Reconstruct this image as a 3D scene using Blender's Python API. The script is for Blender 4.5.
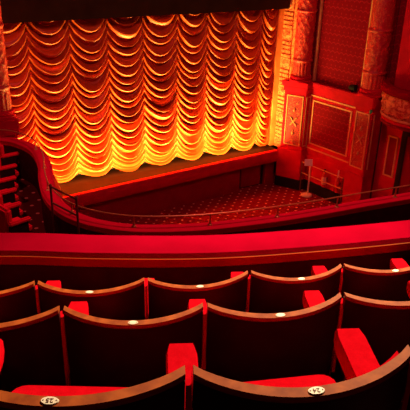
import bpy, bmesh, math, random
from mathutils import Vector, Matrix
for o in list(bpy.data.objects): bpy.data.objects.remove(o)
sc = bpy.context.scene; COL = sc.collection; PI = math.pi
random.seed(7)

# ------------------------------------------------------------ camera
CAM = Vector((0, 0, 9.55))
pitch = math.radians(24.8); head = math.radians(30.8); roll = math.atan2(35, 1315)
F0 = Vector((math.sin(head), math.cos(head), 0)); R0 = Vector((math.cos(head), -math.sin(head), 0)); ZU = Vector((0, 0, 1))
FW = F0*math.cos(pitch) - ZU*math.sin(pitch); UP = F0*math.sin(pitch) + ZU*math.cos(pitch)
XR = R0*math.cos(roll) + UP*math.sin(roll); YU = -R0*math.sin(roll) + UP*math.cos(roll)
cd = bpy.data.cameras.new('camera'); cam = bpy.data.objects.new('camera', cd); COL.objects.link(cam)
cd.sensor_width = 36; cd.sensor_fit = 'HORIZONTAL'; cd.lens = 607/410*36; cd.clip_start = .05; cd.clip_end = 200
cam.matrix_world = Matrix(((XR.x, YU.x, -FW.x, CAM.x), (XR.y, YU.y, -FW.y, CAM.y), (XR.z, YU.z, -FW.z, CAM.z), (0, 0, 0, 1)))
sc.camera = cam

# ------------------------------------------------------------ world, lights, exposure
w = bpy.data.worlds.new('world'); sc.world = w; w.use_nodes = True
w.node_tree.nodes['Background'].inputs[0].default_value = (1, .05, .04, 1)
w.node_tree.nodes['Background'].inputs[1].default_value = .018
sc.view_settings.view_transform = 'Standard'; sc.view_settings.look = 'None'
sc.view_settings.exposure = 0; sc.view_settings.gamma = 1; sc.view_settings.use_curve_mapping = False

def light(name, kind, loc, power, color, target=None, **kw):
    l = bpy.data.lights.new(name, kind); l.energy = power; l.color = color
    for k, v in kw.items(): setattr(l, k, v)
    o = bpy.data.objects.new(name, l); COL.objects.link(o); o.location = loc
    if target is not None: o.rotation_euler = (Vector(target) - Vector(loc)).to_track_quat('-Z', 'Y').to_euler()
    return o
light('chandelier_light', 'POINT', (6.5, 8.0, 13.5), 1500, (1, .2, .24), shadow_soft_size=.8)
light('gallery_spotlight', 'SPOT', (4.3, 3.9, 11.3), 2400, (1, .76, .44), (1.15, 1.3, 8.3), spot_size=.95, spot_blend=.6, shadow_soft_size=.25)
light('footlight_batten', 'AREA', (9.0, 18.28, 1.56), 1150, (1, .62, .12), (9.0, 19.33, 3.6), shape='RECTANGLE', size=9.4, size_y=.12)
for i in range(8):
    fx = 4.9 + 1.22*i
    light('footlight_beam', 'SPOT', (fx, 18.4, 1.6), 1150, (1, .58, .1), (fx, 18.95, 5.4), spot_size=1.5, spot_blend=1.0, shadow_soft_size=.06)
light('circle_fill', 'SPOT', (1.4, 11.2, 7.8), 80, (1, .2, .2), (2.2, 11.4, 4.2), spot_size=1.5, spot_blend=.8, shadow_soft_size=.15)  # added red fill to brighten the circle chairs and carpet
light('amber_floodlight', 'SPOT', (12.0, 18.0, 1.6), 70, (1, .55, .12), (13.4, 19, 3.0), spot_size=2.2, spot_blend=.8, shadow_soft_size=.2)

# ------------------------------------------------------------ materials
def base(name, rough=.6, spec=.3):
    m = bpy.data.materials.new(name); m.use_nodes = True; nt = m.node_tree
    b = nt.nodes['Principled BSDF']; b.inputs['Roughness'].default_value = rough
    b.inputs['Specular IOR Level'].default_value = spec
    return m, nt, b
def N(nt, t, **kw):
    n = nt.nodes.new(t)
    for k, v in kw.items(): setattr(n, k, v)
    return n
def math_(nt, op, a, b=None):
    n = N(nt, 'ShaderNodeMath', operation=op)
    for i, v in enumerate((a, b)):
        if v is None: continue
        if isinstance(v, (int, float)): n.inputs[i].default_value = v
        else: nt.links.new(v, n.inputs[i])
    return n.outputs[0]
def mix(nt, fac, a, b):
    n = N(nt, 'ShaderNodeMix', data_type='RGBA')
    if isinstance(fac, (int, float)): n.inputs[0].default_value = fac
    else: nt.links.new(fac, n.inputs[0])
    for i, v in ((6, a), (7, b)):
        if isinstance(v, tuple): n.inputs[i].default_value = (*v, 1)
        else: nt.links.new(v, n.inputs[i])
    return n.outputs[2]
def noisy(name, c1, c2, scale=8, rough=.6, spec=.3, bump=0, stretch=None, metal=0, sheen=0, detail=4):
    m, nt, b = base(name, rough, spec)
    tc = N(nt, 'ShaderNodeTexCoord'); vec = tc.outputs['Object']
    if stretch:
        mp = N(nt, 'ShaderNodeMapping'); mp.inputs['Scale'].default_value = stretch; nt.links.new(vec, mp.inputs[0]); vec = mp.outputs[0]
    no = N(nt, 'ShaderNodeTexNoise'); no.inputs['Scale'].default_value = scale; no.inputs['Detail'].default_value = detail
    nt.links.new(vec, no.inputs['Vector'])
    r = N(nt, 'ShaderNodeMapRange'); r.inputs[1].default_value = .3; r.inputs[2].default_value = .7; nt.links.new(no.outputs[0], r.inputs[0])
    nt.links.new(mix(nt, r.outputs[0], c1, c2), b.inputs['Base Color'])
    b.inputs['Metallic'].default_value = metal
    if sheen: b.inputs['Sheen Weight'].default_value = sheen; b.inputs['Sheen Tint'].default_value = (1, .1, .1, 1)
    if bump:
        bp = N(nt, 'ShaderNodeBump'); bp.inputs['Strength'].default_value = bump; bp.inputs['Distance'].default_value = .01
        nt.links.new(no.outputs[0], bp.inputs['Height']); nt.links.new(bp.outputs[0], b.inputs['Normal'])
    return m
M = {}
M['red_paint'] = noisy('red_paint', (.66, .008, .035), (.54, .005, .028), 3, .55, .04)
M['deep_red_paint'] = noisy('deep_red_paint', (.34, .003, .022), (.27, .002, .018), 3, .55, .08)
M['gold'] = noisy('gold', (.9, .52, .2), (.75, .34, .1), 14, .4, .5)
M['circle_cushion'] = noisy('circle_cushion', (.85, .004, .045), (.75, .003, .04), 6, .8, .08)
M['circle_plush'] = noisy('circle_plush', (.9, .01, .04), (.8, .008, .03), 30, .9, .05)
M['inner_face_shade'] = noisy('inner_face_shade', (.09, .003, .008), (.06, .002, .006), 6, .8, .05)
M['gilt_red'] = noisy('gilt_red', (.86, .26, .07), (.78, .2, .05), 5, .5, .2)
M['plush'] = noisy('plush', (.66, .004, .014), (.55, .003, .01), 40, 1, .0, .15)
M['cushion_red'] = noisy('cushion_red', (.33, .001, .016), (.28, .001, .013), 6, 1, 0, .1)
M['wood_cap'] = noisy('wood_cap', (.5, .115, .016), (.27, .05, .008), 26, .65, .1, .1, (1, 1, 6))
M['shell'] = noisy('shell', (.035, .01, .008), (.02, .006, .006), 12, .5, .3)
M['dark_wood_and_shade'] = noisy('dark_wood_and_shade', (.03, .012, .008), (.015, .006, .005), 10, .6, .2)
M['pelmet'] = noisy('pelmet', (.045, .02, .008), (.03, .013, .006), 2, .9, .1)
M['black'] = noisy('black', (.012, .01, .01), (.02, .015, .012), 6, .7, .2)
M['stage_floor'] = noisy('stage_floor', (.03, .008, .004), (.015, .005, .003), 5, .6, .12, 0, (1, 6, 1))
M['brass'] = noisy('brass', (.85, .5, .16), (.7, .38, .1), 10, .35, .5, metal=.35)
M['bronze'] = noisy('bronze', (.24, .08, .04), (.16, .05, .03), 10, .4, .5)
M['cream'] = noisy('cream', (.97, .93, .76), (.95, .9, .72), 30, .5, .3)
M['pale'] = noisy('pale', (.95, .8, .5), (.88, .7, .4), 20, .6, .3)
M['ink'] = noisy('ink', (.12, .01, .01), (.16, .02, .01), 20, .6, .2)
M['ext_red'] = noisy('ext_red', (.8, .02, .02), (.7, .02, .02), 6, .3, .5)
M['green'] = noisy('green', (.02, .55, .22), (.02, .45, .18), 6, .4, .5)

def ornate(name, red, gold, scale, amt=.5, stretch=(1, 1, 1), bump=.6):
    m, nt, b = base(name, .45, .4)
    tc = N(nt, 'ShaderNodeTexCoord'); mp = N(nt, 'ShaderNodeMapping'); mp.inputs['Scale'].default_value = stretch
    nt.links.new(tc.outputs['Object'], mp.inputs[0])
    no = N(nt, 'ShaderNodeTexNoise'); no.inputs['Scale'].default_value = scale; no.inputs['Detail'].default_value = 3; no.inputs['Distortion'].default_value = 1.6
    nt.links.new(mp.outputs[0], no.inputs['Vector'])
    r = N(nt, 'ShaderNodeMapRange'); r.inputs[1].default_value = amt - .04; r.inputs[2].default_value = amt + .06; nt.links.new(no.outputs[0], r.inputs[0])
    nt.links.new(mix(nt, r.outputs[0], red, gold), b.inputs['Base Color'])
    bp = N(nt, 'ShaderNodeBump'); bp.inputs['Strength'].default_value = bump; bp.inputs['Distance'].default_value = .04
    nt.links.new(r.outputs[0], bp.inputs['Height']); nt.links.new(bp.outputs[0], b.inputs['Normal'])
    return m
M['col_ornate'] = ornate('col_ornate', (.64, .02, .03), (.74, .1, .05), 12, .53, bump=.3)
M['band_ornate'] = ornate('band_ornate', (.66, .09, .04), (.85, .3, .1), 9, .47, bump=.3)
M['box_ornate'] = ornate('box_ornate', (.6, .05, .03), (.85, .3, .12), 5, .48, (1, 1, 1), .5)
M['panel_ornate'] = ornate('panel_ornate', (.5, .015, .03), (.7, .2, .08), 10, .58)

def carpet(name, c, dot, pitch_, rad, rot=PI/4):
    m, nt, b = base(name, .95, .05)
    tc = N(nt, 'ShaderNodeTexCoord'); mp = N(nt, 'ShaderNodeMapping'); mp.inputs['Rotation'].default_value = (0, 0, rot)
    nt.links.new(tc.outputs['Object'], mp.inputs[0])
    v = N(nt, 'ShaderNodeTexVoronoi', voronoi_dimensions='2D'); v.inputs['Randomness'].default_value = 0; v.inputs['Scale'].default_value = 1/pitch_
    nt.links.new(mp.outputs[0], v.inputs['Vector'])
    d = math_(nt, 'LESS_THAN', v.outputs['Distance'], rad)
    no = N(nt, 'ShaderNodeTexNoise'); no.inputs['Scale'].default_value = 30
    c2 = mix(nt, no.outputs[0], c, tuple(x*.6 for x in c))
    nt.links.new(mix(nt, d, c2, dot), b.inputs['Base Color'])
    return m
M['stalls_carpet'] = carpet('stalls_carpet', (.33, .008, .018), (.85, .35, .22), .29, .14)
M['circle_carpet'] = carpet('circle_carpet', (.2, .014, .02), (1, .3, .25), .3, .13)
M['gallery_carpet'] = noisy('gallery_carpet', (.06, .005, .006), (.03, .004, .004), 40, .95, .05)

def wallpaper():
    m, nt, b = base('wallpaper', .7, .05)
    tc = N(nt, 'ShaderNodeTexCoord'); sp = N(nt, 'ShaderNodeSeparateXYZ'); nt.links.new(tc.outputs['Object'], sp.inputs[0])
    y, z = sp.outputs[1], sp.outputs[2]
    sc_ = math_(nt, 'ABSOLUTE', math_(nt, 'SINE', math_(nt, 'MULTIPLY', y, PI/.2)))
    zz = math_(nt, 'FRACT', math_(nt, 'MULTIPLY', z, 1/.3))
    a = math_(nt, 'ABSOLUTE', math_(nt, 'SUBTRACT', math_(nt, 'SUBTRACT', zz, .3), math_(nt, 'MULTIPLY', sc_, .22)))
    line = math_(nt, 'LESS_THAN', a, .06)
    dy = math_(nt, 'ABSOLUTE', math_(nt, 'SUBTRACT', math_(nt, 'FRACT', math_(nt, 'MULTIPLY', y, 1/.2)), .5))
    dz = math_(nt, 'ABSOLUTE', math_(nt, 'SUBTRACT', zz, .85))
    dot = math_(nt, 'LESS_THAN', math_(nt, 'ADD', dy, dz), .14)
    msk = math_(nt, 'MAXIMUM', line, dot)
    c = mix(nt, math_(nt, 'MULTIPLY', msk, .8), (.24, .003, .014), (.4, .012, .03))
    nt.links.new(c, b.inputs['Base Color']); return m
M['wallpaper'] = wallpaper()

def curtain_mat():
    m, nt, b = base('curtain_satin', .42, .35)
    tc = N(nt, 'ShaderNodeTexCoord'); no = N(nt, 'ShaderNodeTexNoise'); no.inputs['Scale'].default_value = 5
    nt.links.new(tc.outputs['Object'], no.inputs['Vector'])
    nt.links.new(mix(nt, no.outputs[0], (.62, .1, .015), (.52, .078, .012)), b.inputs['Base Color'])
    return m
M['curtain'] = curtain_mat()

# ------------------------------------------------------------ mesh helpers
class MB:
    def __init__(s): s.v = []; s.f = []
    def add(s, vs, fs):
        o = len(s.v); s.v += [tuple(p) for p in vs]; s.f += [tuple(i+o for i in f) for f in fs]; return s
    def box(s, c, size, u=(1, 0, 0)):
        c = Vector(c); u = Vector((u[0], u[1], 0)).normalized(); n = Vector((-u.y, u.x, 0)); a, b, h = [k/2 for k in size]
        vs = [c + u*i*a + n*j*b + ZU*k*h for k in (-1, 1) for j in (-1, 1) for i in (-1, 1)]
        return s.add(vs, [(0, 2, 3, 1), (4, 5, 7, 6), (0, 1, 5, 4), (2, 6, 7, 3), (0, 4, 6, 2), (1, 3, 7, 5)])
    def tube(s, pts, r, n=10):
        pts = [Vector(p) for p in pts]; k = len(pts); rings = []
        for i, p in enumerate(pts):
            t = (pts[min(i+1, k-1)] - pts[max(i-1, 0)]).normalized()
            a = t.cross(ZU) if abs(t.z) < .95 else t.cross(Vector((1, 0, 0)))
            a.normalize(); b = t.cross(a)
            rr = r[i] if isinstance(r, (list, tuple)) else r
            rings.append([p + (a*math.cos(q*2*PI/n) + b*math.sin(q*2*PI/n))*rr for q in range(n)])
        vs = [x for g in rings for x in g]
        fs = [(i*n+q, i*n+(q+1) % n, (i+1)*n+(q+1) % n, (i+1)*n+q) for i in range(k-1) for q in range(n)]
        fs += [tuple(range(n))[::-1], tuple((k-1)*n+q for q in range(n))]
        return s.add(vs, fs)
    def lathe(s, c, prof, n=32, fn=None):
        vs = []
        for (r, z) in prof:
            for q in range(n):
                t = q*2*PI/n; rr = r + (fn(t, z) if fn else 0)
                vs.append((c[0]+rr*math.cos(t), c[1]+rr*math.sin(t), c[2]+z))
        k = len(prof)
        fs = [(i*n+q, i*n+(q+1) % n, (i+1)*n+(q+1) % n, (i+1)*n+q) for i in range(k-1) for q in range(n)]
        fs += [tuple(range(n))[::-1], tuple((k-1)*n+q for q in range(n))]
        return s.add(vs, fs)
    def sweep(s, path, prof, closed=False):
        # path: xy(z) points; prof: (offset to the left of travel, z), a closed loop
        P = [Vector((p[0], p[1])) for p in path]; k = len(P); n = len(prof); vs = []
        for i in range(k):
            if closed: t = (P[(i+1) % k]-P[i-1]).normalized(); m_ = 1
            else:
                t = (P[min(i+1, k-1)] - P[max(i-1, 0)]).normalized(); m_ = 1
                if 0 < i < k-1:
                    a = (P[i]-P[i-1]).normalized(); m_ = 1/max(.5, abs(a.dot(t)))
            nn = Vector((-t.y, t.x))
            zz = path[i][2] if len(path[i]) > 2 else 0
            for (o, z) in prof: vs.append((P[i].x+nn.x*o*m_, P[i].y+nn.y*o*m_, z+zz))
        rng = k if closed else k-1
        fs = [(i*n+q, ((i+1) % k)*n+q, ((i+1) % k)*n+(q+1) % n, i*n+(q+1) % n) for i in range(rng) for q in range(n)]
        if not closed: fs += [tuple(range(n)), tuple((k-1)*n+q for q in range(n))[::-1]]
        return s.add(vs, fs)
    def prism(s, poly, z0, z1):
        n = len(poly); vs = [(x, y, z0) for x, y in poly] + [(x, y, z1) for x, y in poly]
        return s.add(vs, [tuple(range(n))[::-1], tuple(range(n, 2*n))] + [(i, (i+1) % n, (i+1) % n+n, i+n) for i in range(n)])
    def build(s, name, mat, parent=None, smooth=False, bevel=0, loc=None):
        me = bpy.data.meshes.new(name)
        vs = s.v
        if loc is not None: vs = [(x-loc[0], y-loc[1], z-loc[2]) for x, y, z in vs]
        me.from_pydata(vs, [], s.f); me.validate()
        bm = bmesh.new(); bm.from_mesh(me); bmesh.ops.recalc_face_normals(bm, faces=bm.faces)
        if bevel:
            ed = [e for e in bm.edges if e.calc_face_angle(0) > .6]
            bmesh.ops.bevel(bm, geom=ed, offset=bevel, segments=3, affect='EDGES', clamp_overlap=True)
        if smooth:
            for f in bm.faces: f.smooth = True
        bm.to_mesh(me); bm.free()
        if smooth or bevel:
            for p in me.polygons: p.use_smooth = True
            try: me.set_sharp_from_angle(angle=.7)
            except Exception: pass
        me.materials.append(M[mat])
        o = bpy.data.objects.new(name, me); COL.objects.link(o)
        if loc is not None: o.location = loc
        if parent is not None:
            o.parent = parent
            if parent.type == 'EMPTY' or parent.parent or loc is not None or parent.location.length:
                o.matrix_parent_inverse = abs_loc(parent).inverted()
        return o
def abs_loc(o):
    m = Matrix.Identity(4)
    while o is not None:
        m = (Matrix.Translation(o.location) @ o.rotation_euler.to_matrix().to_4x4() if o.parent is None else Matrix.Translation(o.location) if False else o.matrix_parent_inverse @ Matrix.Translation(o.location)) @ m
        o = o.parent
    return m
def tag(o, label, cat, group=None, kind=None):
    if label: o['label'] = label
    if cat: o['category'] = cat
    if group: o['group'] = group
    if kind: o['kind'] = kind
    return o
def thing(name, loc, label, cat, group=None):
    o = bpy.data.objects.new(name, None); COL.objects.link(o); o.location = loc; o.empty_display_size = .1
    return tag(o, label, cat, group)
def struct(o, label=None, cat=None): o['kind'] = 'structure'; tag(o, label, cat); return o
def catmull(pts, n=8):
    P = [Vector(p) for p in pts]; P = [2*P[0]-P[1]] + P + [2*P[-1]-P[-2]]; out = []
    for i in range(1, len(P)-2):
        for k in range(n):
            t = k/n; a, b, c, d = P[i-1:i+3]
            out.append(.5*((2*b) + (c-a)*t + (2*a-5*b+4*c-d)*t*t + (3*b-a-3*c+d)*t**3))
    out.append(P[-2]); return [tuple(p) for p in out]
def frame(mb, P, w_, h_, bar, dep):
    """rectangular moulding; P(s, off, z) maps wall coordinates; corner s0,z0"""
    s0, z0 = w_[0], h_[0]; s1, z1 = w_[1], h_[1]
    def bx(a, b, c, d):
        vs = [P(s, o, z) for o in (0, dep) for z in (c, d) for s in (a, b)]
        mb.add(vs, [(0, 1, 3, 2), (4, 6, 7, 5), (0, 4, 5, 1), (2, 3, 7, 6), (0, 2, 6, 4), (1, 5, 7, 3)])
    bx(s0, s1, z0, z0+bar); bx(s0, s1, z1-bar, z1); bx(s0, s0+bar, z0+bar, z1-bar); bx(s1-bar, s1, z0+bar, z1-bar)
def slab(mb, P, s, z, o0, o1):
    vs = [P(a, o, c) for o in (o0, o1) for c in z for a in s]
    return mb.add(vs, [(0, 1, 3, 2), (4, 6, 7, 5), (0, 4, 5, 1), (2, 3, 7, 6), (0, 2, 6, 4), (1, 5, 7, 3)])

# ------------------------------------------------------------ large structure
STZ = 1.45
fl = MB().box((8, 9, -.05), (24, 26, .1)).build('floor', 'stalls_carpet')
struct(fl, 'crimson stalls floor carpet with rows of pale dots', 'floor')

edge = [(1.5, 17.35), (4, 17.55), (5.91, 17.69), (7.5, 17.82), (8.79, 17.9), (10.49, 18.03), (11.87, 18.13), (13.28, 18.2), (14.2, 18.25)]
edge = catmull([(x, y, 0) for x, y in edge], 5); edge = [(p[0], p[1]) for p in edge]
stage = MB().prism(edge + [(14.2, 22), (1.5, 22)], STZ-.12, STZ).build('floor', 'stage_floor')
struct(stage, 'dark timber stage floor in front of the swagged curtain', 'stage')
lip = MB().sweep(edge, [(.0, 1.0), (-.05, 1.0), (-.1, 1.06), (-.1, 1.36), (-.05, 1.452), (.1, 1.456), (.1, 1.45), (.11, 1.44), (.11, 1.0)])
struct(lip.build('trim_1', 'red_paint', smooth=True), 'bright red overhanging lip along the front edge of the stage', 'stage edge')
# stage front wall with a low door
def wall_between(x0, x1, z0, z1, mat, name, off=.12, th=.2):
    pts = [(x, y+off) for x, y in edge if x0+.05 < x < x1-.05]
    def ye(x):
        for a, b in zip(edge, edge[1:]):
            if a[0] <= x <= b[0]: return a[1] + (b[1]-a[1])*(x-a[0])/(b[0]-a[0])
        return edge[-1][1]
    pts = [(x0, ye(x0)+off)] + pts + [(x1, ye(x1)+off)]
    return MB().prism(pts + [(x, y+th) for x, y in reversed(pts)], z0, z1)
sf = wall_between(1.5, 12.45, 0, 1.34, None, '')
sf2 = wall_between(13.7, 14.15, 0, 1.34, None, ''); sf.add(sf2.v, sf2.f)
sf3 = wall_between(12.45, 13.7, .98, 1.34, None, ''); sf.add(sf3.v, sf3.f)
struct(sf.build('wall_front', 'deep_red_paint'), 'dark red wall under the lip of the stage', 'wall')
door = MB().box((13.07, 18.5, .5), (1.3, .06, 1.0)).build('door_1', 'black')
struct(door, 'low red door in black surround in the stage front', 'door')
MB().box((13.07, 18.44, .5), (.92, .05, .88)).build('door_panel', 'deep_red_paint', door, bevel=.01)

# side wall on the right
WA = Vector((14.89, 17.4, 0)); WD = Vector((.136, -.991, 0)).normalized(); WN = Vector((-.991, -.136, 0)).normalized()
def W(s, o, z): return WA + WD*s + WN*o + ZU*z
wr = MB(); slab(wr, W, (-1.2, 3.05), (0, 4.3), -.3, 0); slab(wr, W, (3.55, 9), (0, 9.5), -.3, 0); slab(wr, W, (3.05, 3.55), (0, 9.5), -.6, -.4)
wall = wr.build('wall_right', 'red_paint'); struct(wall, 'red panelled wall between the two columns right of the stage', 'wall')
up = MB(); slab(up, W, (-1.2, 3.05), (4.3, 9.5), -.35, -.12); o = up.build('wallpaper', 'wallpaper', wall)
rc = MB(); slab(rc, W, (3.05, 3.56), (3.9, 9.5), -.42, -.38); rc.build('wallpaper', 'wallpaper', wall)
dp = MB(); slab(dp, W, (.2, 1.98), (1.98, 3.62), 0, .012); dp.build('wallpaper', 'wallpaper', wall)
m = MB(); frame(m, W, (.0, 2.2), (1.74, 3.84), .045, .03); m.build('panel_moulding', 'gold', wall)
m = MB(); frame(m, W, (.17, 2.02), (1.95, 3.66), .045, .035); m.build('panel_moulding', 'gold', wall)
m = MB(); slab(m, W, (-.3, 3.05), (4.18, 4.34), 0, .14); slab(m, W, (-.3, 3.05), (4.06, 4.18), 0, .07); m.build('dado_rail', 'red_paint', wall, bevel=.015)
m = MB(); slab(m, W, (-.3, 3.05), (1.38, 1.5), 0, .06); m.build('lower_rail', 'red_paint', wall, bevel=.015)
for s0 in (-.02, 2.2):
    m = MB(); slab(m, W, (s0, s0+.09), (4.34, 9.5), -.12, -.02); m.build('edge_moulding', 'gold', wall, bevel=.01)
m = MB(); frame(m, W, (3.66, 4.06), (1.8, 3.24), .05, .03); m.build('panel_moulding', 'gold', wall)
m = MB(); slab(m, W, (3.71, 4.01), (1.85, 3.19), 0, .01); m.build('panel', 'deep_red_paint', wall)
m = MB(); slab(m, W, (4.5, 5.1), (5.3, 9.3), 0, .1); m.build('pilaster', 'red_paint', wall)
m = MB(); slab(m, W, (0, 3.05), (0, .42), 0, .05); sk = m.build('baseboard_right', 'black'); struct(sk, 'black skirting at the foot of the right wall', 'skirting')
# doorway under the box
m = MB(); frame(m, W, (4.2, 5.4), (.02, 3.6), .19, .07); d2 = m.build('door_2', 'black'); struct(d2, 'doorway with black frame under the curved box', 'door')
m = MB(); slab(m, W, (4.38, 5.22), (.02, 3.42), 0, .03); m.build('door_leaf', 'deep_red_paint', d2)

# proscenium side: gold strip, carved band, behind column
pro = MB(); pro.prism([(14.19, 18.99), (14.19, 18.82), (14.44, 18.78), (14.5, 18.99)], STZ, 9.5)
ps = pro.build('trim_2', 'gilt_red', bevel=.02); struct(ps, 'plain gilt strip up the right edge of the curtain opening', 'moulding')
cb = MB(); n = 0; z = STZ
BA = Vector((14.43, 18.82, 0)); BD = Vector((.16, -.98, 0)).normalized(); BN = Vector((-.98, -.16, 0))
def B(s, o, z): return BA + BD*s + BN*o + ZU*z
slab(cb, B, (0, .9), (STZ, 9.5), -.4, .0)
k = 0
while z < 9.2:
    if k % 5 == 0:
        slab(cb, B, (.03, .52), (z, z+.4), 0, .05)
        c = B(.28, .05, z+.2)
        vs = [c + BD*.17*math.cos(t*PI/6) + ZU*.15*math.sin(t*PI/6) for t in range(12)] + [c + BN*.06]
        cb.add(vs, [(t, (t+1) % 12, 12) for t in range(12)])
        z += .42
    else:
        slab(cb, B, (.05, .5), (z, z+.11), 0, .06); slab(cb, B, (.1, .45), (z+.11, z+.15), 0, .02); z += .16
    k += 1
struct(cb.build('trim_3', 'band_ornate', bevel=.008), 'carved gilt band of blocks and rosettes beside the curtain', 'moulding')

# pelmet above the curtain
MBp = MB().box((8.0, 18.48, 8.3), (12.7, .16, 2.93)); pv = MBp.build('pelmet', 'pelmet', loc=(8, 18.48, 6.83))
tag(pv, 'dark brown fabric border hanging across the top of the stage opening', 'pelmet')

# pedestals and columns
def relief(kind, zf0, zf1, rings, sm=None):
    def fn(t, z):
        if z < zf0: return 0
        if z < zf1: return .022*(abs(math.sin(8*t)) - .5)
        for rz in rings:
            if abs(z-rz) < .07: return .045*math.cos((z-rz)/.07*PI/2)
        if sm and z > sm: return .012*max(0, math.sin(3*t + 5*math.sin(z*3)))
        a = math.sin(9*t + 2.5*math.sin(z*9)); b = math.sin(21*z)*math.cos(7*t)
        return .016*max(0, a)*(.5+.5*abs(math.sin(z*5))) + .014*max(0, b)
    return fn
def column(name, c, r, zb, zt, rings, label, ped, sm=None):
    t = thing(name, (c[0], c[1], 0), label, 'column', 'carved columns beside the stage')
    pf = [(r+.1, 0), (r+.1, .07), (r+.03, .1), (r+.07, .14), (r+.06, .2), (r+.01, .24)]
    MB().lathe((c[0], c[1], zb), pf, 40).build('column_base', 'red_paint', t, smooth=True)
    prof = [(r, .24 + i*(zt-zb-.24)/180) for i in range(181)]
    MB().lathe((c[0], c[1], zb), prof, 96, relief('c', .24, .72, rings, sm)).build('shaft', 'col_ornate', t, smooth=True)
    ped(t); return t
PA = Vector((14.17, 18.16, 0)); PD = Vector((.47, -.79, 0)); PLN = PD.length; PD.normalize(); PN = Vector((-PD.y*-1, 0, 0))
PN = Vector((PD.y, -PD.x, 0))
if PN.x > 0: PN = -PN
def P1(s, o, z): return PA + PD*s + PN*o + ZU*z
def footprint(g=0, a=0, b=None):
    b = PLN if b is None else b
    p = P1(a-g, g, 0); q = P1(b+g*.3, g, 0)
    return [(p.x, p.y), (q.x, q.y-g), (14.95, q.y-g), (14.95, p.y+.1), (p.x+.3, p.y+.1)]
def ped1(t):
    MB().prism(footprint(0, .06), .4, 3.9).build('pedestal', 'red_paint', t)
    MB().prism(footprint(.05, 0), 1.44, 1.62).build('pedestal_ledge', 'red_paint', t, bevel=.012)
    MB().prism(footprint(.06, 0), 0, .42).build('plinth', 'black', t)
    MB().prism(footprint(.04, .0), .42, 1.44).build('lower_block', 'red_paint', t)
    MB().prism(footprint(.07, .0), 4.1, 4.3).build('capping', 'red_paint', t, bevel=.02)
    MB().prism(footprint(.03, .03), 3.9, 4.1).build('cornice', 'red_paint', t, bevel=.02)
    m = MB(); slab(m, P1, (.22, .8), (1.84, 3.72), 0, .01); m.build('carved_panel', 'panel_ornate', t)
    m = MB(); frame(m, P1, (.18, .84), (1.8, 3.76), .035, .03); m.build('panel_moulding', 'gold', t)
    def Q(s, o, z): return Vector((14.64+s, 17.36-o, z))
    m = MB(); frame(m, lambda s, o, z: Vector((P1(PLN, 0, 0).x+.03+s, P1(PLN, 0, 0).y-o, z)), (0, .2), (1.8, 3.76), .03, .02); m.build('panel_moulding', 'gold', t)
    # crossed ornament
    m = MB(); c = P1(.51, .02, 2.75)
    for sg in (-1, 1):
        m.tube([c - PD*.13*sg - ZU*.17, c + PD*.13*sg + ZU*.17], .025, 6)
    for dz in (-.45, .45):
        m.tube([c + ZU*(dz-.12), c + ZU*(dz+.12)], [.01, .01], 6); m.lathe((c.x, c.y, 2.75+dz), [(.01, -.08), (.05, 0), (.01, .08)], 10)
    m.build('crossed_ornament', 'gold', t)
column('column', (14.62, 17.74), .33, 4.3, 9.3, (2.55, .8), 'ornate round column next to the curtain, on a pedestal glowing orange from the footlights', ped1)
def ped2(t):
    def g(m, s, z, o): slab(m, W, s, z, 0, o); return m
    g(MB(), (2.33, 3.05), (.4, 4.0), .26).build('pedestal', 'red_paint', t)
    g(MB(), (2.29, 3.08), (1.4, 1.56), .31).build('pedestal_ledge', 'red_paint', t, bevel=.012)
    g(MB(), (2.29, 3.08), (0, 1.4), .3).build('lower_block', 'red_paint', t)
    g(MB(), (2.27, 3.1), (4.0, 4.42), .34).build('capping', 'red_paint', t, bevel=.03)
    m = MB(); slab(m, W, (2.44, 2.94), (1.84, 3.78), .26, .27); m.build('carved_panel', 'panel_ornate', t)
    m = MB(); frame(m, lambda s, o, z: W(s, .26+o, z), (2.4, 2.98), (1.8, 3.82), .04, .03); m.build('panel_moulding', 'gold', t)
    m = MB(); slab(m, W, (3.05, 3.075), (1.8, 3.8), .1, .14); m.build('panel_moulding', 'gold', t)
    m = MB(); c = W(2.69, .285, 2.85)
    for sg in (-1, 1): m.tube([c - WD*.12*sg - ZU*.15, c + WD*.12*sg + ZU*.15], .018, 6)
    for dz in (-.5, .4): m.lathe((c.x, c.y, 2.85+dz), [(.01, -.08), (.045, 0), (.01, .08)], 10)
    m.build('crossed_ornament', 'gold', t)
c2 = W(2.72, .0, 0)
column('column', (c2.x, c2.y), .36, 4.42, 9.4, (2.15, .78), 'ornate round column with fluted foot beside the curved theatre box', ped2, sm=2.25)
c3 = (3.55, 17.85)
def ped3(t):
    MB().box((3.45, 17.85, 1.9), (.95, .8, 3.8)).build('pedestal', 'red_paint', t)
    MB().box((3.45, 17.85, 4.05), (1.1, .95, .5)).build('capping', 'red_paint', t, bevel=.04)
column('column', c3, .37, 4.3, 9.3, (.9, 2.6), 'ornate column at the left edge of the curtain, dark pedestal below', ped3)

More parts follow.
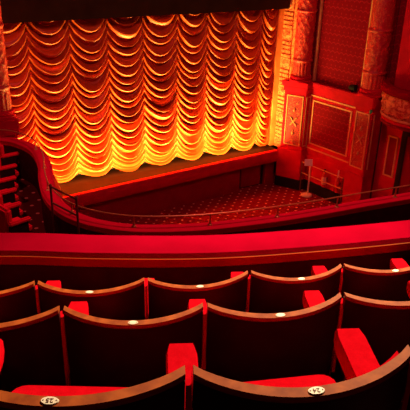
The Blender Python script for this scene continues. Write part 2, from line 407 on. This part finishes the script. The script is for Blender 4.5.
# ------------------------------------------------------------ curtain
def curtain():
    gx = [2.4, 3.63, 4.86, 6.19, 7.45, 8.71, 10.0, 11.2, 12.43, 13.55, 14.22]
    rnd = random.Random(11); NT = 520; NF = 21
    par = [dict(ph=rnd.random(), wob=[rnd.uniform(-1, 1) for _ in range(40)], amp=[rnd.uniform(.72, 1.12) for _ in range(60)], skew=rnd.uniform(-.06, .06)) for _ in gx]
    xs = []
    for c in range(len(gx)-1):
        n = 30
        for i in range(n + (1 if c == len(gx)-2 else 0)):
            u = i/n; s = .5-.5*math.cos(PI*u)*(.55) - (0 if False else 0)
            s = u*.6 + .4*(.5-.5*math.cos(PI*u)); xs.append((c, s, gx[c]*(1-s)+gx[c+1]*s))
    zt = 7.5; zg = 1.64
    def prof(p):
        p -= math.floor(p)
        return (.5-.5*math.cos(PI*p/.58))**.85 if p < .58 else (.5+.5*math.cos((p-.58)/.42*PI))**.85
    vs = []; nx = len(xs)
    for j in range(NT+1):
        t = j/NT
        for (c, s, x) in xs:
            q = par[c]; ss = min(1, max(0, s + q['skew']*math.sin(PI*s)*math.sin(t*9+c)))
            shp = 1-abs(2*ss-1)**2.15
            sag = .5*(1-.62*max(0, (t-.86)/.14)**1.2)
            ph = NF*(t*.8+.2*t*t)
            i = int(ph); w_ = q['wob'][i % 40]*(1-(ph-i)) + q['wob'][(i+1) % 40]*(ph-i)
            # shared phase at the gathers so that neighbouring swags meet
            ph2 = ph + shp*(.2*w_ + .3*(q['ph']-.5)) + .1*math.sin(3*ph+x)*shp
            z = zt - t*(zt-zg) - sag*shp
            a = q['amp'][int(ph2) % 60]
            near = math.exp(-((min(ss, 1-ss))*(gx[c+1]-gx[c])/.1)**2)
            d = (.06 + .19*shp)*a*prof(ph2) + .03*shp*prof(2*ph2+.3+.4*math.sin(ph2*1.7+c))
            d += .045*near*(1+.7*math.sin(2*PI*ph)) - .06*(1-shp)
            d += .015*math.sin(x*31+2*math.sin(t*25))*(1-shp)
            vs.append((x, 18.97-d, z))
    fs = [(j*nx+i, j*nx+i+1, (j+1)*nx+i+1, (j+1)*nx+i) for j in range(NT) for i in range(nx-1)]
    mb = MB(); mb.v = vs; mb.f = fs
    o = mb.build('stage_curtain', 'curtain', smooth=True, loc=(9, 18.97, 1.5))
    return tag(o, 'gathered swag stage curtain glowing orange and yellow behind the stage edge', 'curtain')
cur = curtain()
for p in cur.data.polygons: p.use_smooth = True
bk = MB().box((8.4, 19.3, 4.7), (14, .1, 9.4)).build('wall_back', 'black'); struct(bk, 'black backing behind the stage curtain', 'wall')

# ------------------------------------------------------------ curved theatre box
bc = W(4.62, -.05, 0); arc = []
for i in range(25):
    a = -PI*.5 + PI*i/24
    arc.append((bc.x + WN.x*1.05*math.cos(a) + WD.x*1.25*math.sin(a), bc.y + WN.y*1.05*math.cos(a) + WD.y*1.25*math.sin(a)))
tb = thing('theatre_box', (bc.x, bc.y, 3.6), 'curved theatre box with gilt foliage front, jutting from the wall beside the fluted column', 'theatre box')
# travel from -s to +s: outward is on the right
MB().sweep(arc, [(.16, 4.84), (-.08, 4.84), (-.13, 4.92), (-.12, 5.04), (-.04, 5.11), (.12, 5.11), (.17, 5.02)]).build('cushion_rail', 'cushion_red', tb, smooth=True)
MB().sweep(arc, [(.3, 3.90), (.1, 3.90), (.02, 3.97), (.04, 4.07), (.3, 4.07)]).build('lower_moulding', 'red_paint', tb, smooth=True)
MB().prism(arc, 3.86, 3.94).build('box_floor', 'deep_red_paint', tb)
m = MB(); rr = random.Random(3)
for i in range(2, 23):
    for zz in (4.22, 4.44, 4.66):
        x, y = arc[i]; n = Vector((x-bc.x, y-bc.y, 0)).normalized()
        c = Vector((x, y, zz + rr.uniform(-.05, .05))) + n*(.02 if zz > 4.32 else -.03); r = rr.uniform(.035, .065)
        m.lathe((c.x, c.y, c.z), [(.005, -r), (r*.8, -r*.5), (r, 0), (r*.8, r*.5), (.005, r)], 8)
m.sweep(arc, [(.0, 4.84), (-.04, 4.72), (-.02, 4.37), (.1, 4.07), (.25, 4.07), (.12, 4.84)]).build('foliage_front', 'box_ornate', tb, smooth=True)
MB().sweep(arc, [(.02, 4.09), (-.02, 4.09), (-.03, 4.12), (.02, 4.15)]).build('gilt_beading', 'gold', tb)

# ------------------------------------------------------------ lower circle
K = .875
def ks(p, z): return (p[0]*K, p[1]*K)
mid = [(.2, 16.9), (1.8, 16.4), (3.08, 15.73), (3.48, 15.22), (3.66, 14.45), (3.55, 13.42), (3.32, 12.55), (3.15, 11.7), (3.14, 11.0), (3.28, 10.4), (3.62, 9.85), (4.2, 9.35), (5.2, 8.9), (6.4, 8.6), (7.45, 8.42), (8.8, 8.26), (10.0, 8.1), (11.5, 7.95)]
pp = catmull([(x*K, y*K, 0) for x, y in mid], 6); pp = [(p[0], p[1]) for p in pp]
CZ = 5.0
# travelling towards +x end: the stage side lies on the left
lc = thing('circle_balustrade', (pp[60][0], pp[60][1], CZ-.85), 'red upholstered balustrade sweeping in an S curve along the lower circle', 'balustrade')
MB().sweep(pp, [(-.12, CZ-.06), (-.13, CZ-.02), (-.1, CZ+.0), (.1, CZ), (.15, CZ-.03), (.16, CZ-.1), (-.12, CZ-.12)]).build('cushion_top', 'circle_cushion', lc, smooth=True)
MB().sweep(pp, [(-.09, CZ-.12), (.12, CZ-.1), (.2, CZ-.35), (.3, CZ-.6), (.26, CZ-.95), (.05, CZ-1.15), (-.09, CZ-1.15)]).build('front_panel', 'red_paint', lc, smooth=True)
MB().sweep(pp, [(-.115, CZ-.12), (-.09, CZ-.12), (-.09, CZ-.85), (-.115, CZ-.85)]).build('inner_face', 'inner_face_shade', lc)  # thin dark sheet, stands in for shade on the red inner face
cf = [(p[0], p[1]) for p in pp] + [(10.5, 3.0), (-1.5, 3.0), (-1.5, 15.0)]
fo = MB().prism(cf, CZ-1.15, CZ-.85).build('floor', 'circle_carpet'); struct(fo, 'dark patterned carpet of the lower circle behind the balustrade', 'floor')
# brass rail
rp = [(p[0]*1.0, p[1]*1.0, CZ+.2) for p in pp[12:]]
br = thing('brass_handrail', (pp[40][0], pp[40][1], CZ), 'thin brass rail on short brackets above the lower circle balustrade', 'handrail')
MB().tube(rp, .012, 8).build('rail', 'brass', br, smooth=True)
acc = 0; prev = pp[12]; cnt = 0
for p in pp[13:-6]:
    acc += (Vector(p)-Vector(prev)).length; prev = p
    if acc > 1.15:
        acc = 0
        MB().tube([(p[0], p[1], CZ-.005), (p[0], p[1], CZ+.19)], .013, 8).lathe((p[0], p[1], CZ), [(.04, -.005), (.04, .015), (.02, .03)], 12).lathe((p[0], p[1], CZ+.04), [(.01, 0), (.026, .02), (.01, .04)], 10).build('bracket', 'brass', br, smooth=True)
# guard rail at the aisle
g1 = (3.09*.872, 10.98*.872); g2 = (3.37*.872-.03, 10.27*.872-.08)
gr = thing('guard_rail', (g1[0], g1[1], CZ-.85), 'bronze tubular guard rail standing against the inside of the lower circle balustrade', 'rail')
for g in (g1, g2):
    MB().tube([(g[0]-.1, g[1]-.06, CZ-.85), (g[0]-.1, g[1]-.06, CZ+.44)], .02, 10).lathe((g[0]-.1, g[1]-.06, CZ+.43), [(.02, 0), (.032, .02), (.02, .045)], 12).build('post', 'bronze', gr, smooth=True)
for dz, nm in ((.43, 'top_rail'), (.13, 'middle_rail')):
    MB().tube([(g1[0]-.1, g1[1]-.06, CZ+dz), (g2[0]-.1, g2[1]-.06, CZ+dz)], .018, 10).build(nm, 'bronze', gr, smooth=True)

# lower circle chairs facing the stage centre
tips = [(3.37, 15.16), (3.09, 14.34), (2.87, 13.57), (2.69, 12.87), (2.57, 12.08), (2.54, 11.28)]
where = ['the one nearest the stage', 'second from the stage end', 'third from the stage end', 'fourth from the stage end', 'fifth from the stage end', 'the one nearest the balcony ledge']
cz = CZ-.85
chair0 = None
for i, (tx, ty) in enumerate(tips):
    x, y = tx*.875-.04, ty*.875; y += .22
    lab = 'red plush armchair in the lower circle, ' + where[i]
    if chair0 is None:
        t = thing('circle_chair', (0, 0, 0), lab, 'chair', 'red chairs along the left arm of the lower circle')
        MB().box((-.12, 0, .4), (.38, .5, .12)).build('seat', 'circle_plush', t, bevel=.03)
        MB().box((-.14, 0, .17), (.3, .42, .34)).build('chair_frame', 'dark_wood_and_shade', t)
        MB().box((-.34, 0, .44), (.12, .46, .86)).build('backrest', 'circle_plush', t, bevel=.04)
        for sy in (-1,):
            a = MB().box((-.19, sy*.28, .62), (.42, .09, .08)).build('armrest', 'circle_plush', t, bevel=.025)
            MB().box((-.22, sy*.28, .29), (.36, .05, .58)).build('arm_panel', 'dark_wood_and_shade', a)
        chair0 = t; o = t
    else:
        o = chair0.copy(); COL.objects.link(o); o['label'] = lab
        for ch in chair0.children:
            c = ch.copy(); COL.objects.link(c); c.parent = o
            for g in ch.children:
                d = g.copy(); COL.objects.link(d); d.parent = c
    o.location = (x, y, cz); o.rotation_euler = (0, 0, .12 + .03*i)

# ------------------------------------------------------------ gallery (our tier)
GZ = 7.9
par = [(-1.6, 4.05), (-.6, 3.72), (.55, 3.19), (1.045, 2.9), (1.57, 2.625), (2.1, 2.425), (2.78, 2.215), (3.8, 1.95), (5.2, 1.65)]
gp = catmull([(x, y, 0) for x, y in par], 6); gp = [(p[0], p[1]) for p in gp]
gb = thing('gallery_balustrade', (1.57, 2.62, 7.0), 'wide red padded ledge of the balcony front, just ahead of the foremost seats', 'balustrade')
MB().sweep(gp, [(-.12, GZ-.09), (-.13, GZ-.03), (-.11, GZ-.005), (-.06, GZ), (.09, GZ), (.13, GZ-.03), (.14, GZ-.09)]).build('padded_top', 'cushion_red', gb, smooth=True)
MB().sweep(gp, [(-.1, GZ-.09), (.12, GZ-.09), (.16, GZ-.5), (.12, GZ-.9), (-.1, GZ-.9)]).build('front_panel', 'red_paint', gb)
MB().sweep(gp, [(-.125, GZ-.09), (-.1, GZ-.09), (-.1, GZ-.7), (-.125, GZ-.7)]).build('inner_face', 'dark_wood_and_shade', gb)

MB().sweep(gp, [(-.132, GZ-.034), (-.132, GZ-.031), (-.129, GZ-.028), (-.127, GZ-.034)]).build('piping', 'gilt_red', gb)

rows = {'near': dict(z=8.73, P=[(.02, 1.12), (.48, .85), (.94, .68), (1.41, .53)]),
        'middle': dict(z=8.33, P=[(.02, 1.97), (.48, 1.76), (.93, 1.54), (1.41, 1.36), (1.89, 1.2)]),
        'far': dict(z=8.06, P=[(.09, 2.61), (.55, 2.40), (1.0, 2.19), (1.46, 2.02), (1.9, 1.86), (2.36, 1.71)])}
HX = Vector((math.sin(math.radians(26)), math.cos(math.radians(26)), 0)); HR = Vector((HX.y, -HX.x, 0))
def shift(P, back, ext):
    a = Vector((*P[0], 0)); b = Vector((*P[-1], 0)); d0 = (Vector((*P[1], 0))-a).normalized(); d1 = (b-Vector((*P[-2], 0))).normalized()
    Q = [a-d0*ext] + [Vector((*p, 0)) for p in P] + [b+d1*ext]
    return [((q-HX*back).x, (q-HX*back).y) for q in Q]
def tread(P, f, b, z0, z1):
    A = shift(P, b, 2.5); Bf = shift(P, f, 2.5)
    return MB().prism(A + Bf[::-1], z0, z1)
far = rows['far']['P']; mi = rows['middle']['P']; ne = rows['near']['P']
fm = MB().prism([(-3, 4.6)] + [(x, y-.0) for x, y in gp] + [(6, 0), (5.5, -2), (-3, -1)], 6.9, 7.2)
g = fm.build('floor', 'gallery_carpet'); struct(g, 'dark carpeted lowest step of the balcony', 'floor')
# stepped treads
def step(P, z0, z1, front):
    A = shift(P, -front, 2.5)
    lo = [(5.5, -2.5), (-3.5, -1.5)]
    return MB().prism(A + lo, z0, z1)
g = step(mi, 7.2, 7.48, .42).build('floor', 'gallery_carpet'); struct(g, 'dark carpeted step under the middle row of seats', 'floor')
g = step(ne, 7.48, 7.88, .36).build('floor', 'gallery_carpet'); struct(g, 'dark carpeted step under the nearest row of seats', 'floor')

def digits(txt, size, parent, mw, name='digits'):
    cu = bpy.data.curves.new('txt', 'FONT'); cu.body = txt; cu.size = size; cu.align_x = 'CENTER'; cu.align_y = 'CENTER'; cu.extrude = .0004
    tmp = bpy.data.objects.new('txt', cu); COL.objects.link(tmp)
    dg = bpy.context.evaluated_depsgraph_get(); me = bpy.data.meshes.new_from_object(tmp.evaluated_get(dg))
    bpy.data.objects.remove(tmp); me.transform(mw); me.materials.clear(); me.materials.append(M['ink'])
    o = bpy.data.objects.new(name, me); COL.objects.link(o); o.parent = parent; return o

def seat(Pa, Pb, zt, label, number=None, left_arm=False, plate=True, group=None):
    a = Vector((*Pa, 0)); b = Vector((*Pb, 0)); c = (a+b)/2
    t = thing('theatre_chair', (c.x, c.y, zt-.85), label, 'chair', group)
    org = Vector((c.x, c.y, zt-.85)); U = (b-a).normalized(); Nf = Vector((-U.y, U.x, 0)); wd = (b-a).length
    FWD = HX
    # all part meshes are written relative to the base of the seat
    def L(u, f, z): return U*u + FWD*f + ZU*z
    half = wd/2 - .0085; SAG = .098; nn = 20
    def arcpt(k): 
        u = -1 + 2*k/nn; return (u*half, -SAG*(1-u*u)**.9)
    def shellmb(off0, off1, z0, z1, lean=.10):
        m = MB(); vs = []; zs = [z0 + (z1-z0)*i/6 for i in range(7)]
        for k in range(nn+1):
            u, f = arcpt(k)
            for (of, zl) in [(off0, z) for z in zs] + [(off1, z) for z in reversed(zs)]:
                vs.append(L(u, f+of+lean*(.85-zl)*.5, zl))
        n = 14
        fs = [(k*n+q, (k+1)*n+q, (k+1)*n+(q+1) % n, k*n+(q+1) % n) for k in range(nn) for q in range(n)]
        fs += [tuple(range(n)), tuple(nn*n+q for q in range(n))[::-1]]
        return m.add(vs, fs)
    def put(m, name, mat, par_, **kw):
        o = m.build(name, mat, None, **kw); o.parent = par_; return o
    bk = put(shellmb(-.012, .012, .28, .832), 'back_shell', 'shell', t, smooth=True)
    put(shellmb(.012, .055, .34, .80), 'back_cushion', 'plush', t, smooth=True)
    # wooden top rail
    m = MB(); vs = []
    pr = [(-.012, .834), (-.0148, .837), (-.0155, .846), (-.0135, .851), (.0135, .851), (.0155, .846), (.0148, .837), (.012, .834)]
    for k in range(nn+1):
        u, f = arcpt(k)
        for (of, zl) in pr: vs.append(L(u, f+of, zl))
    n = len(pr)
    fs = [(k*n+q, (k+1)*n+q, (k+1)*n+(q+1) % n, k*n+(q+1) % n) for k in range(nn) for q in range(n)] + [tuple(range(n)), tuple(nn*n+q for q in range(n))[::-1]]
    put(m.add(vs, fs), 'top_rail', 'wood_cap', t, smooth=True)
    # folded-down seat cushion
    m = MB(); hw = .238; pts = []
    for i in range(5): q = PI/2*i/4; pts.append((hw-.05+.05*math.sin(q), .43-.05+.05*math.cos(q)))
    poly = [(-x, y) for x, y in reversed(pts)] + pts + [(hw-.01, .06), (-hw+.01, .06)]
    vs = [L(x, y, .34) for x, y in poly] + [L(x, y, .405) for x, y in poly] + [L(x*.95, .06+(y-.06)*.97, .43) for x, y in poly]
    k = len(poly)
    m.add(vs, [tuple(range(k))[::-1], tuple(range(2*k, 3*k))] + [(r*k+i, r*k+(i+1) % k, (r+1)*k+(i+1) % k, (r+1)*k+i) for r in range(2) for i in range(k)])
    put(m, 'seat_cushion', 'plush', t, smooth=True)
    # arms
    for sg in ([1, -1] if left_arm else [1]):
        e = U*(sg*wd/2)
        m = MB(); pl = [(-.009, -.0), (-.012, .06), (-.036, .12), (-.042, .2), (-.043, .36), (-.036, .4), (.036, .4), (.043, .36), (.042, .2), (.036, .12), (.012, .06), (.009, -.0)]
        k = len(pl); vs = []
        for (zz, sc_) in ((.55, .9), (.565, 1), (.6, 1), (.612, .9)):
            vs += [e + HR*(x*sc_) + HX*(.2+(y-.2)*(1 if sc_ == 1 else .975)) + ZU*zz for x, y in pl]
        m.add(vs, [tuple(range(k))[::-1], tuple(range(3*k, 4*k))] + [(r*k+i, r*k+(i+1) % k, (r+1)*k+(i+1) % k, (r+1)*k+i) for r in range(3) for i in range(k)])
        ar = put(m, 'armrest', 'plush', t, smooth=True)
        m = MB(); pf = [(-.012, .5), (-.012, .77), (.0, .81), (.02, .81), (.05, .56), (.36, .55), (.36, .5)]
        vs = [e + HR*(-.006) + HX*y + ZU*z for y, z in pf] + [e + HR*.006 + HX*y + ZU*z for y, z in pf]; k = len(pf)
        m.add(vs, [tuple(range(k)), tuple(range(k, 2*k))[::-1]] + [(i, (i+1) % k, (i+1) % k+k, i+k) for i in range(k)])
        put(m, 'side_padding', 'plush', ar)
        put(MB().box(e + HX*.21 + ZU*.25, (.28, .012, .5), (HX.x, HX.y)), 'side_panel', 'dark_wood_and_shade', ar)  # lower side panel coloured dark for the shade between the seats
    # oval number plate
    if plate:
        m = MB(); C0 = L(0, -SAG, .8515); k = 28
        vs = [C0 + U*(.0175*math.cos(2*PI*i/k)) + FWD*(.0112*math.sin(2*PI*i/k)) for i in range(k)] + [C0 + ZU*.0018 + U*(.0165*math.cos(2*PI*i/k)) + FWD*(.0102*math.sin(2*PI*i/k)) for i in range(k)]
        m.add(vs, [tuple(range(k))[::-1], tuple(range(k, 2*k))] + [(i, (i+1) % k, (i+1) % k+k, i+k) for i in range(k)])
        npl = put(m, 'number_plate', 'cream', t); npl['label'] = 'cream oval number plate'
        for sg in (-1, 1):
            p = C0 + U*(.0125*sg) + ZU*.0018
            put(MB().lathe((p.x, p.y, p.z), [(.0015, 0), (.0015, .0004)], 10), 'dot', 'ink', npl)
        if number:
            # lettering reads from the front of the seat: upside down from behind
            X = -U; Y = -FWD; Zz = ZU; p = C0 + ZU*.0022
            mw = Matrix(((X.x, Y.x, 0, p.x), (X.y, Y.y, 0, p.y), (0, 0, 1, p.z), (0, 0, 0, 1)))
            digits(number, .0155, npl, mw)
    return t
grp = 'folding theatre chairs in the balcony rows'
Nr = rows['near']; Mr = rows['middle']; Fr = rows['far']
labs = {('near', 0): 'wood-topped red theatre chair with number plate 25, nearest row at left',
        ('near', 1): 'wood-topped red theatre chair with number plate 24, nearest row at right',
        ('near', 2): 'nearest-row theatre chair beyond chair 24, cut off by the right edge',
        ('middle', 0): 'middle-row theatre chair cut off by the left edge, its number plate out of view',
        ('middle', 1): 'middle-row theatre chair directly behind the back of seat 25, left of the centre gap',
        ('middle', 2): 'middle-row theatre chair beyond the back of seat 24, number plate right of centre',
        ('middle', 3): 'middle-row theatre chair at the right edge of the picture',
        ('far', 0): 'front-row theatre chair cut off at the far left, below the padded ledge',
        ('far', 1): 'front-row theatre chair second from the left edge, with plate',
        ('far', 2): 'front-row theatre chair in the middle of its row, next to the ledge',
        ('far', 3): 'front-row theatre chair second from the right edge, with plate',
        ('far', 4): 'front-row theatre chair last on the right, plate near the right edge'}
labs[('middle', 1)] = 'middle-row theatre chair just in front of seat 25, left of the picture centre'
labs[('middle', 2)] = 'middle-row theatre chair just in front of seat 24, right of the picture centre'
for rn, R in rows.items():
    for i in range(len(R['P'])-1):
        num = {('near', 0): '25', ('near', 1): '24'}.get((rn, i))
        seat(R['P'][i], R['P'][i+1], R['z'], labs[(rn, i)], num, left_arm=(i == 0), plate=True, group=grp)

# ------------------------------------------------------------ things by the right wall
st = thing('sign_stand', (14.58, 16.72, 0), 'small blank sign on a round-based pole standing by the right wall', 'sign stand')
MB().lathe((14.58, 16.72, 0), [(.22, 0), (.22, .04), (.16, .07), (.05, .09)], 28).build('base', 'pale', st, smooth=True)
MB().tube([(14.62, 16.7, .06), (14.62, 16.7, 1.22)], .035, 12).build('pole', 'pale', st, smooth=True)
sg = MB().box((0, 0, 0), (.3, .03, .26)); 
o = sg.build('sign_board', 'cream', None, bevel=.005); o.parent = st; o.location = (-.05, 0, 1.38); o.rotation_euler = (-.35, 0, -.55)
ra = thing('barrier_rail', (14.6, 17.2, 0), 'two-bar gilt barrier rail running along the foot of the right wall', 'rail')
def WR(s, z): return W(s, .24, z)
for z, nm in ((1.2, 'upper_bar'), (.76, 'lower_bar')):
    MB().tube([WR(.1, z), WR(2.2, z)], .018, 8).build(nm, 'gold', ra, smooth=True)
for s in (.12, 2.18):
    MB().tube([WR(s, 0), WR(s, 1.22)], .022, 8).build('post', 'bronze', ra, smooth=True)
for i, (s, z, lab) in enumerate(((1.2, .5, 'red fire extinguisher with pale label strip, on the wall behind the barrier rail'), (1.85, .5, 'red fire extinguisher with pale upright top, on the wall behind the barrier rail'))):
    c = W(s, .13, 0); e = thing('fire_extinguisher', (c.x, c.y, z), lab, 'fire extinguisher')
    MB().lathe((c.x, c.y, z), [(.07, 0), (.09, .03), (.09, .5), (.06, .58), (.025, .61)], 20).build('cylinder', 'ext_red', e, smooth=True)
    MB().tube([(c.x, c.y, z+.6), (c.x, c.y, z+(.72 if i == 0 else .88))], .03, 10).build('valve', 'black' if i == 0 else 'cream', e)
    if i == 0: MB().lathe((c.x, c.y, z), [(.092, .12), (.092, .42)], 20).build('label_strip', 'pale', e)
    MB().add([*[W(s+a, o_, zz) for o_ in (0, .04) for zz in (z+.3, z+.36) for a in (-.05, .05)]], [(0, 1, 3, 2), (4, 6, 7, 5), (0, 4, 5, 1), (2, 3, 7, 6), (0, 2, 6, 4), (1, 5, 7, 3)]).build('wall_bracket', 'black', e)
# dark lamps on the dado ledge
for s, lab in ((1.93, 'small black spotlight on the wall ledge near the second column'),):
    c = W(s, .05, 4.34); e = thing('spotlight', c, lab, 'spotlight')
    MB().tube([c, c+ZU*.1], .03, 8).build('stem', 'black', e)
    MB().tube([c+ZU*.16-WD*.12, c+ZU*.18+WD*.14], [.08, .11], 14).build('lamp_housing', 'black', e, smooth=True)
c = W(3.2, .3, 4.06); 
e = thing('indicator_light', W(3.02, .3, 3.95), 'tiny green light at the top of the second column pedestal', 'light')
cc = W(3.06, .36, 3.95)
MB().lathe(cc, [(.02, -.07), (.05, -.05), (.055, .03), (.02, .07)], 12).build('lens', 'green', e, smooth=True)
